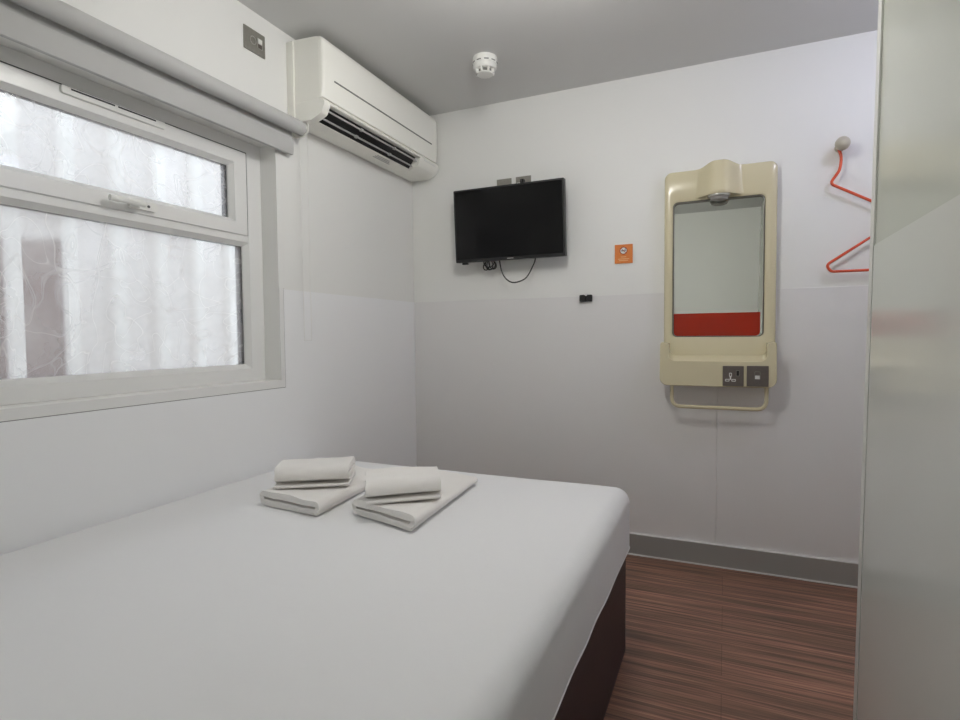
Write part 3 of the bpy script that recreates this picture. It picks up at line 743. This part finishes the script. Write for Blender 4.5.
def socket(x0, x1, z0, z1, kind):
    p = link('socket_plate', boxes((x0, x1, FY-0.005, FY+0.002, z0, z1)), M_brown, vu, bevel=0.0015)
    if kind == 'power':
        cx, cz = x0+0.031, z0+0.036
        bm = bmesh.new()
        for dx, dz, ww, hh in ((0, 0.014, 0.0055, 0.0085), (-0.0125, -0.010, 0.0085, 0.0055), (0.0125, -0.010, 0.0085, 0.0055)):
            L0 = rrect(cx+dx-ww, cx+dx+ww, cz+dz-hh, cz+dz+hh, 0.002, 2); L1 = rrect(cx+dx-ww+0.003, cx+dx+ww-0.003, cz+dz-hh+0.003, cz+dz+hh-0.003, 0.001, 2)
            loft(bm, [[(x, FY-0.0045, z) for x, z in L0], [(x, FY-0.0062, z) for x, z in L0], [(x, FY-0.0062, z) for x, z in L1], [(x, FY-0.0045, z) for x, z in L1]])
        box(bm, cx-0.003, cx+0.003, FY-0.006, FY-0.0045, cz-0.008, cz+0.006)
        link('pin_holes', bm, M_white, p)
        bm = bmesh.new()
        L0 = rrect(x0+0.052, x0+0.067, z0+0.044, z0+0.070, 0.002, 2); L1 = rrect(x0+0.0538, x0+0.0652, z0+0.0458, z0+0.0682, 0.001, 2)
        loft(bm, [[(x, FY-0.0045, z) for x, z in L0], [(x, FY-0.006, z) for x, z in L0], [(x, FY-0.006, z) for x, z in L1], [(x, FY-0.0045, z) for x, z in L1]])
        link('switch_surround', bm, M_brush, p)
        link('switch', boxes((x0+0.0545, x0+0.0645, FY-0.0085, FY-0.0045, z0+0.0465, z0+0.0675)), M_black, p, bevel=0.001)
    else:
        cx = (x0+x1)/2-0.001
        bm = bmesh.new()
        L0 = rrect(cx-0.011, cx+0.011, z0+0.030, z0+0.064, 0.002, 2); L1 = rrect(cx-0.0095, cx+0.0095, z0+0.0315, z0+0.0625, 0.001, 2)
        loft(bm, [[(x, FY-0.0045, z) for x, z in L0], [(x, FY-0.006, z) for x, z in L0], [(x, FY-0.006, z) for x, z in L1], [(x, FY-0.0045, z) for x, z in L1]])
        link('switch_surround', bm, M_brush, p)
        link('switch', boxes((cx-0.009, cx+0.009, FY-0.008, FY-0.0045, z0+0.032, z0+0.047)), M_white, p, bevel=0.001)
        link('switch_upper_half', boxes((cx-0.009, cx+0.009, FY-0.007, FY-0.0045, z0+0.048, z0+0.062)), M_brown, p, bevel=0.001)
socket(-0.008, 0.075, 0.850, 0.938, 'power')
socket(0.0865, 0.1705, 0.8515, 0.9395, 'switch')
bm = bmesh.new(); RY = VY-0.075
tube(bm, fillet([(-0.222, RY, 0.868), (-0.222, RY, 0.748), (0.166, RY, 0.748), (0.166, RY, 0.868)], 0.042, 10), 0.0085, 14)
link('towel_rail', bm, M_cream, vu, smooth=True, angle=60)

# ------------------------------------------------------------------ hook and hanger
hk = thing('coat_hook', 'beige ball-ended coat hook on the end wall', 'hook', (0.428, D, 1.83))
bm = bmesh.new(); cyl(bm, (0.428, D, 1.847), (0, -1, 0), 0.018, 0.006, 28); cyl(bm, (0.428, D-0.005, 1.847), (0, -1, 0), 0.008, 0.045, 20); link('peg', bm, M_knob, hk, smooth=True, angle=40)
bm = bmesh.new(); bmesh.ops.create_uvsphere(bm, u_segments=32, v_segments=20, radius=0.0275, matrix=Matrix.Translation((0.429, D-0.068, 1.846))); link('knob', bm, M_knob, hk, smooth=True)
bm = bmesh.new(); HY = D-0.034
def hp(x, z): return (x, HY, z)
hook = [hp(0.448, 1.835), hp(0.446, 1.855), hp(0.430, 1.8625), hp(0.4165, 1.850), hp(0.424, 1.825), hp(0.430, 1.80), hp(0.4285, 1.768)]
neck = fillet([hp(0.4285, 1.768), hp(0.424, 1.745), hp(0.392, 1.697), hp(0.535, 1.612), hp(0.607, 1.570), hp(0.607, 1.512)], [0, 0.02, 0.018, 0.02, 0.03, 0])
tube(bm, spline(hook, 6)[:-1] + neck, 0.0058, 12)
tri = [hp(0.607, 1.512), hp(0.385, 1.362), hp(0.40, 1.333), hp(0.607, 1.333), hp(0.814, 1.333), hp(0.829, 1.362)]
F = fillet(tri + [tri[0]], [0, 0.035, 0.03, 0.01, 0.03, 0.035, 0], 8)
tube(bm, F[:-1], 0.0058, 12, closed=True)
tag(link('clothes_hanger', bm, M_orange, smooth=True, angle=70), 'orange-red wire clothes hanger on the ball-ended hook by the partition', 'hanger')

# ------------------------------------------------------------------ smoke detector
sd = thing('smoke_detector', 'round white smoke detector on the ceiling', 'smoke detector', (-0.980, 2.298, H))
sd.scale = (0.93, 0.93, 0.88)
sc_ = (-0.980, 2.298, H)
bm = bmesh.new(); lathe(bm, [(0.0535, 0), (0.0545, 0.004), (0.0545, 0.026), (0.052, 0.030), (0.0525, 0.032), (0.0515, 0.046), (0.047, 0.052), (0.03, 0.053)], sc_, (0, 0, -1), 48)
link('base', bm, M_white, sd, smooth=True, angle=35)
bm = bmesh.new()
for i in range(10):
    a = 2*math.pi*i/10+0.2; hw = 0.19
    A = [(sc_[0]+0.0552*math.cos(a+da), sc_[1]+0.0552*math.sin(a+da)) for da in (-hw, -hw/2, 0, hw/2, hw)]
    B_ = [(sc_[0]+0.050*math.cos(a+da), sc_[1]+0.050*math.sin(a+da)) for da in (hw, hw/2, 0, -hw/2, -hw)]
    prism(bm, A+B_, lambda x, y: (x, y, H-0.0275), lambda x, y: (x, y, H-0.0235))
link('vent_slot', bm, M_acslot, sd)
bm = bmesh.new(); lathe(bm, [(0.030, 0.050), (0.030, 0.066), (0.036, 0.067), (0.035, 0.072), (0.022, 0.075)], sc_, (0, 0, -1), 40)
for i in range(8):
    a = 2*math.pi*i/8
    c_, s_2 = math.cos(a), math.sin(a)
    prism(bm, [(0.028, -0.003), (0.046, -0.003), (0.046, 0.003), (0.028, 0.003)], lambda u, v: (sc_[0]+u*c_-v*s_2, sc_[1]+u*s_2+v*c_, H-0.050), lambda u, v: (sc_[0]+(u*0.93)*c_-v*s_2, sc_[1]+(u*0.93)*s_2+v*c_, H-0.069))
link('sensor_head', bm, M_white, sd, smooth=True, angle=30)
bm = bmesh.new(); lathe(bm, [(0.0285, 0.0525), (0.0312, 0.054), (0.0312, 0.064), (0.0285, 0.0655)], sc_, (0, 0, -1), 32)
link('sensor_gauze', bm, M_acslot, sd)

# ------------------------------------------------------------------ lamps on the ceiling (out of the picture)
def globe(x, y, r_, drop, m, label):
    t = thing('ceiling_light', label, 'light', (x, y, H))
    bm = bmesh.new(); lathe(bm, [(r_*0.62, 0), (r_*0.62, 0.012), (r_*0.50, 0.020), (0.022, 0.024), (0.022, drop-r_*0.86), (r_*0.50, drop-r_*0.84), (r_*0.50, drop-r_*0.80)], (x, y, H), (0, 0, -1), 48); link('rose', bm, M_white, t, smooth=True, angle=35)
    bm = bmesh.new(); lathe(bm, [(r_*math.sin(a), drop-r_*math.cos(a)) for a in [math.radians(30+150*i/24) for i in range(25)]], (x, y, H), (0, 0, -1), 48); link('globe', bm, m, t, smooth=True, angle=60)
globe(LAMP_AT[0], LAMP_AT[1], 0.13, 0.19, M_lamp, 'white glass globe ceiling light over the bed')
globe(NOOK_AT[0], NOOK_AT[1], 0.06, 0.11, M_lamp2, 'small white glass globe ceiling light in the alcove behind the partition')
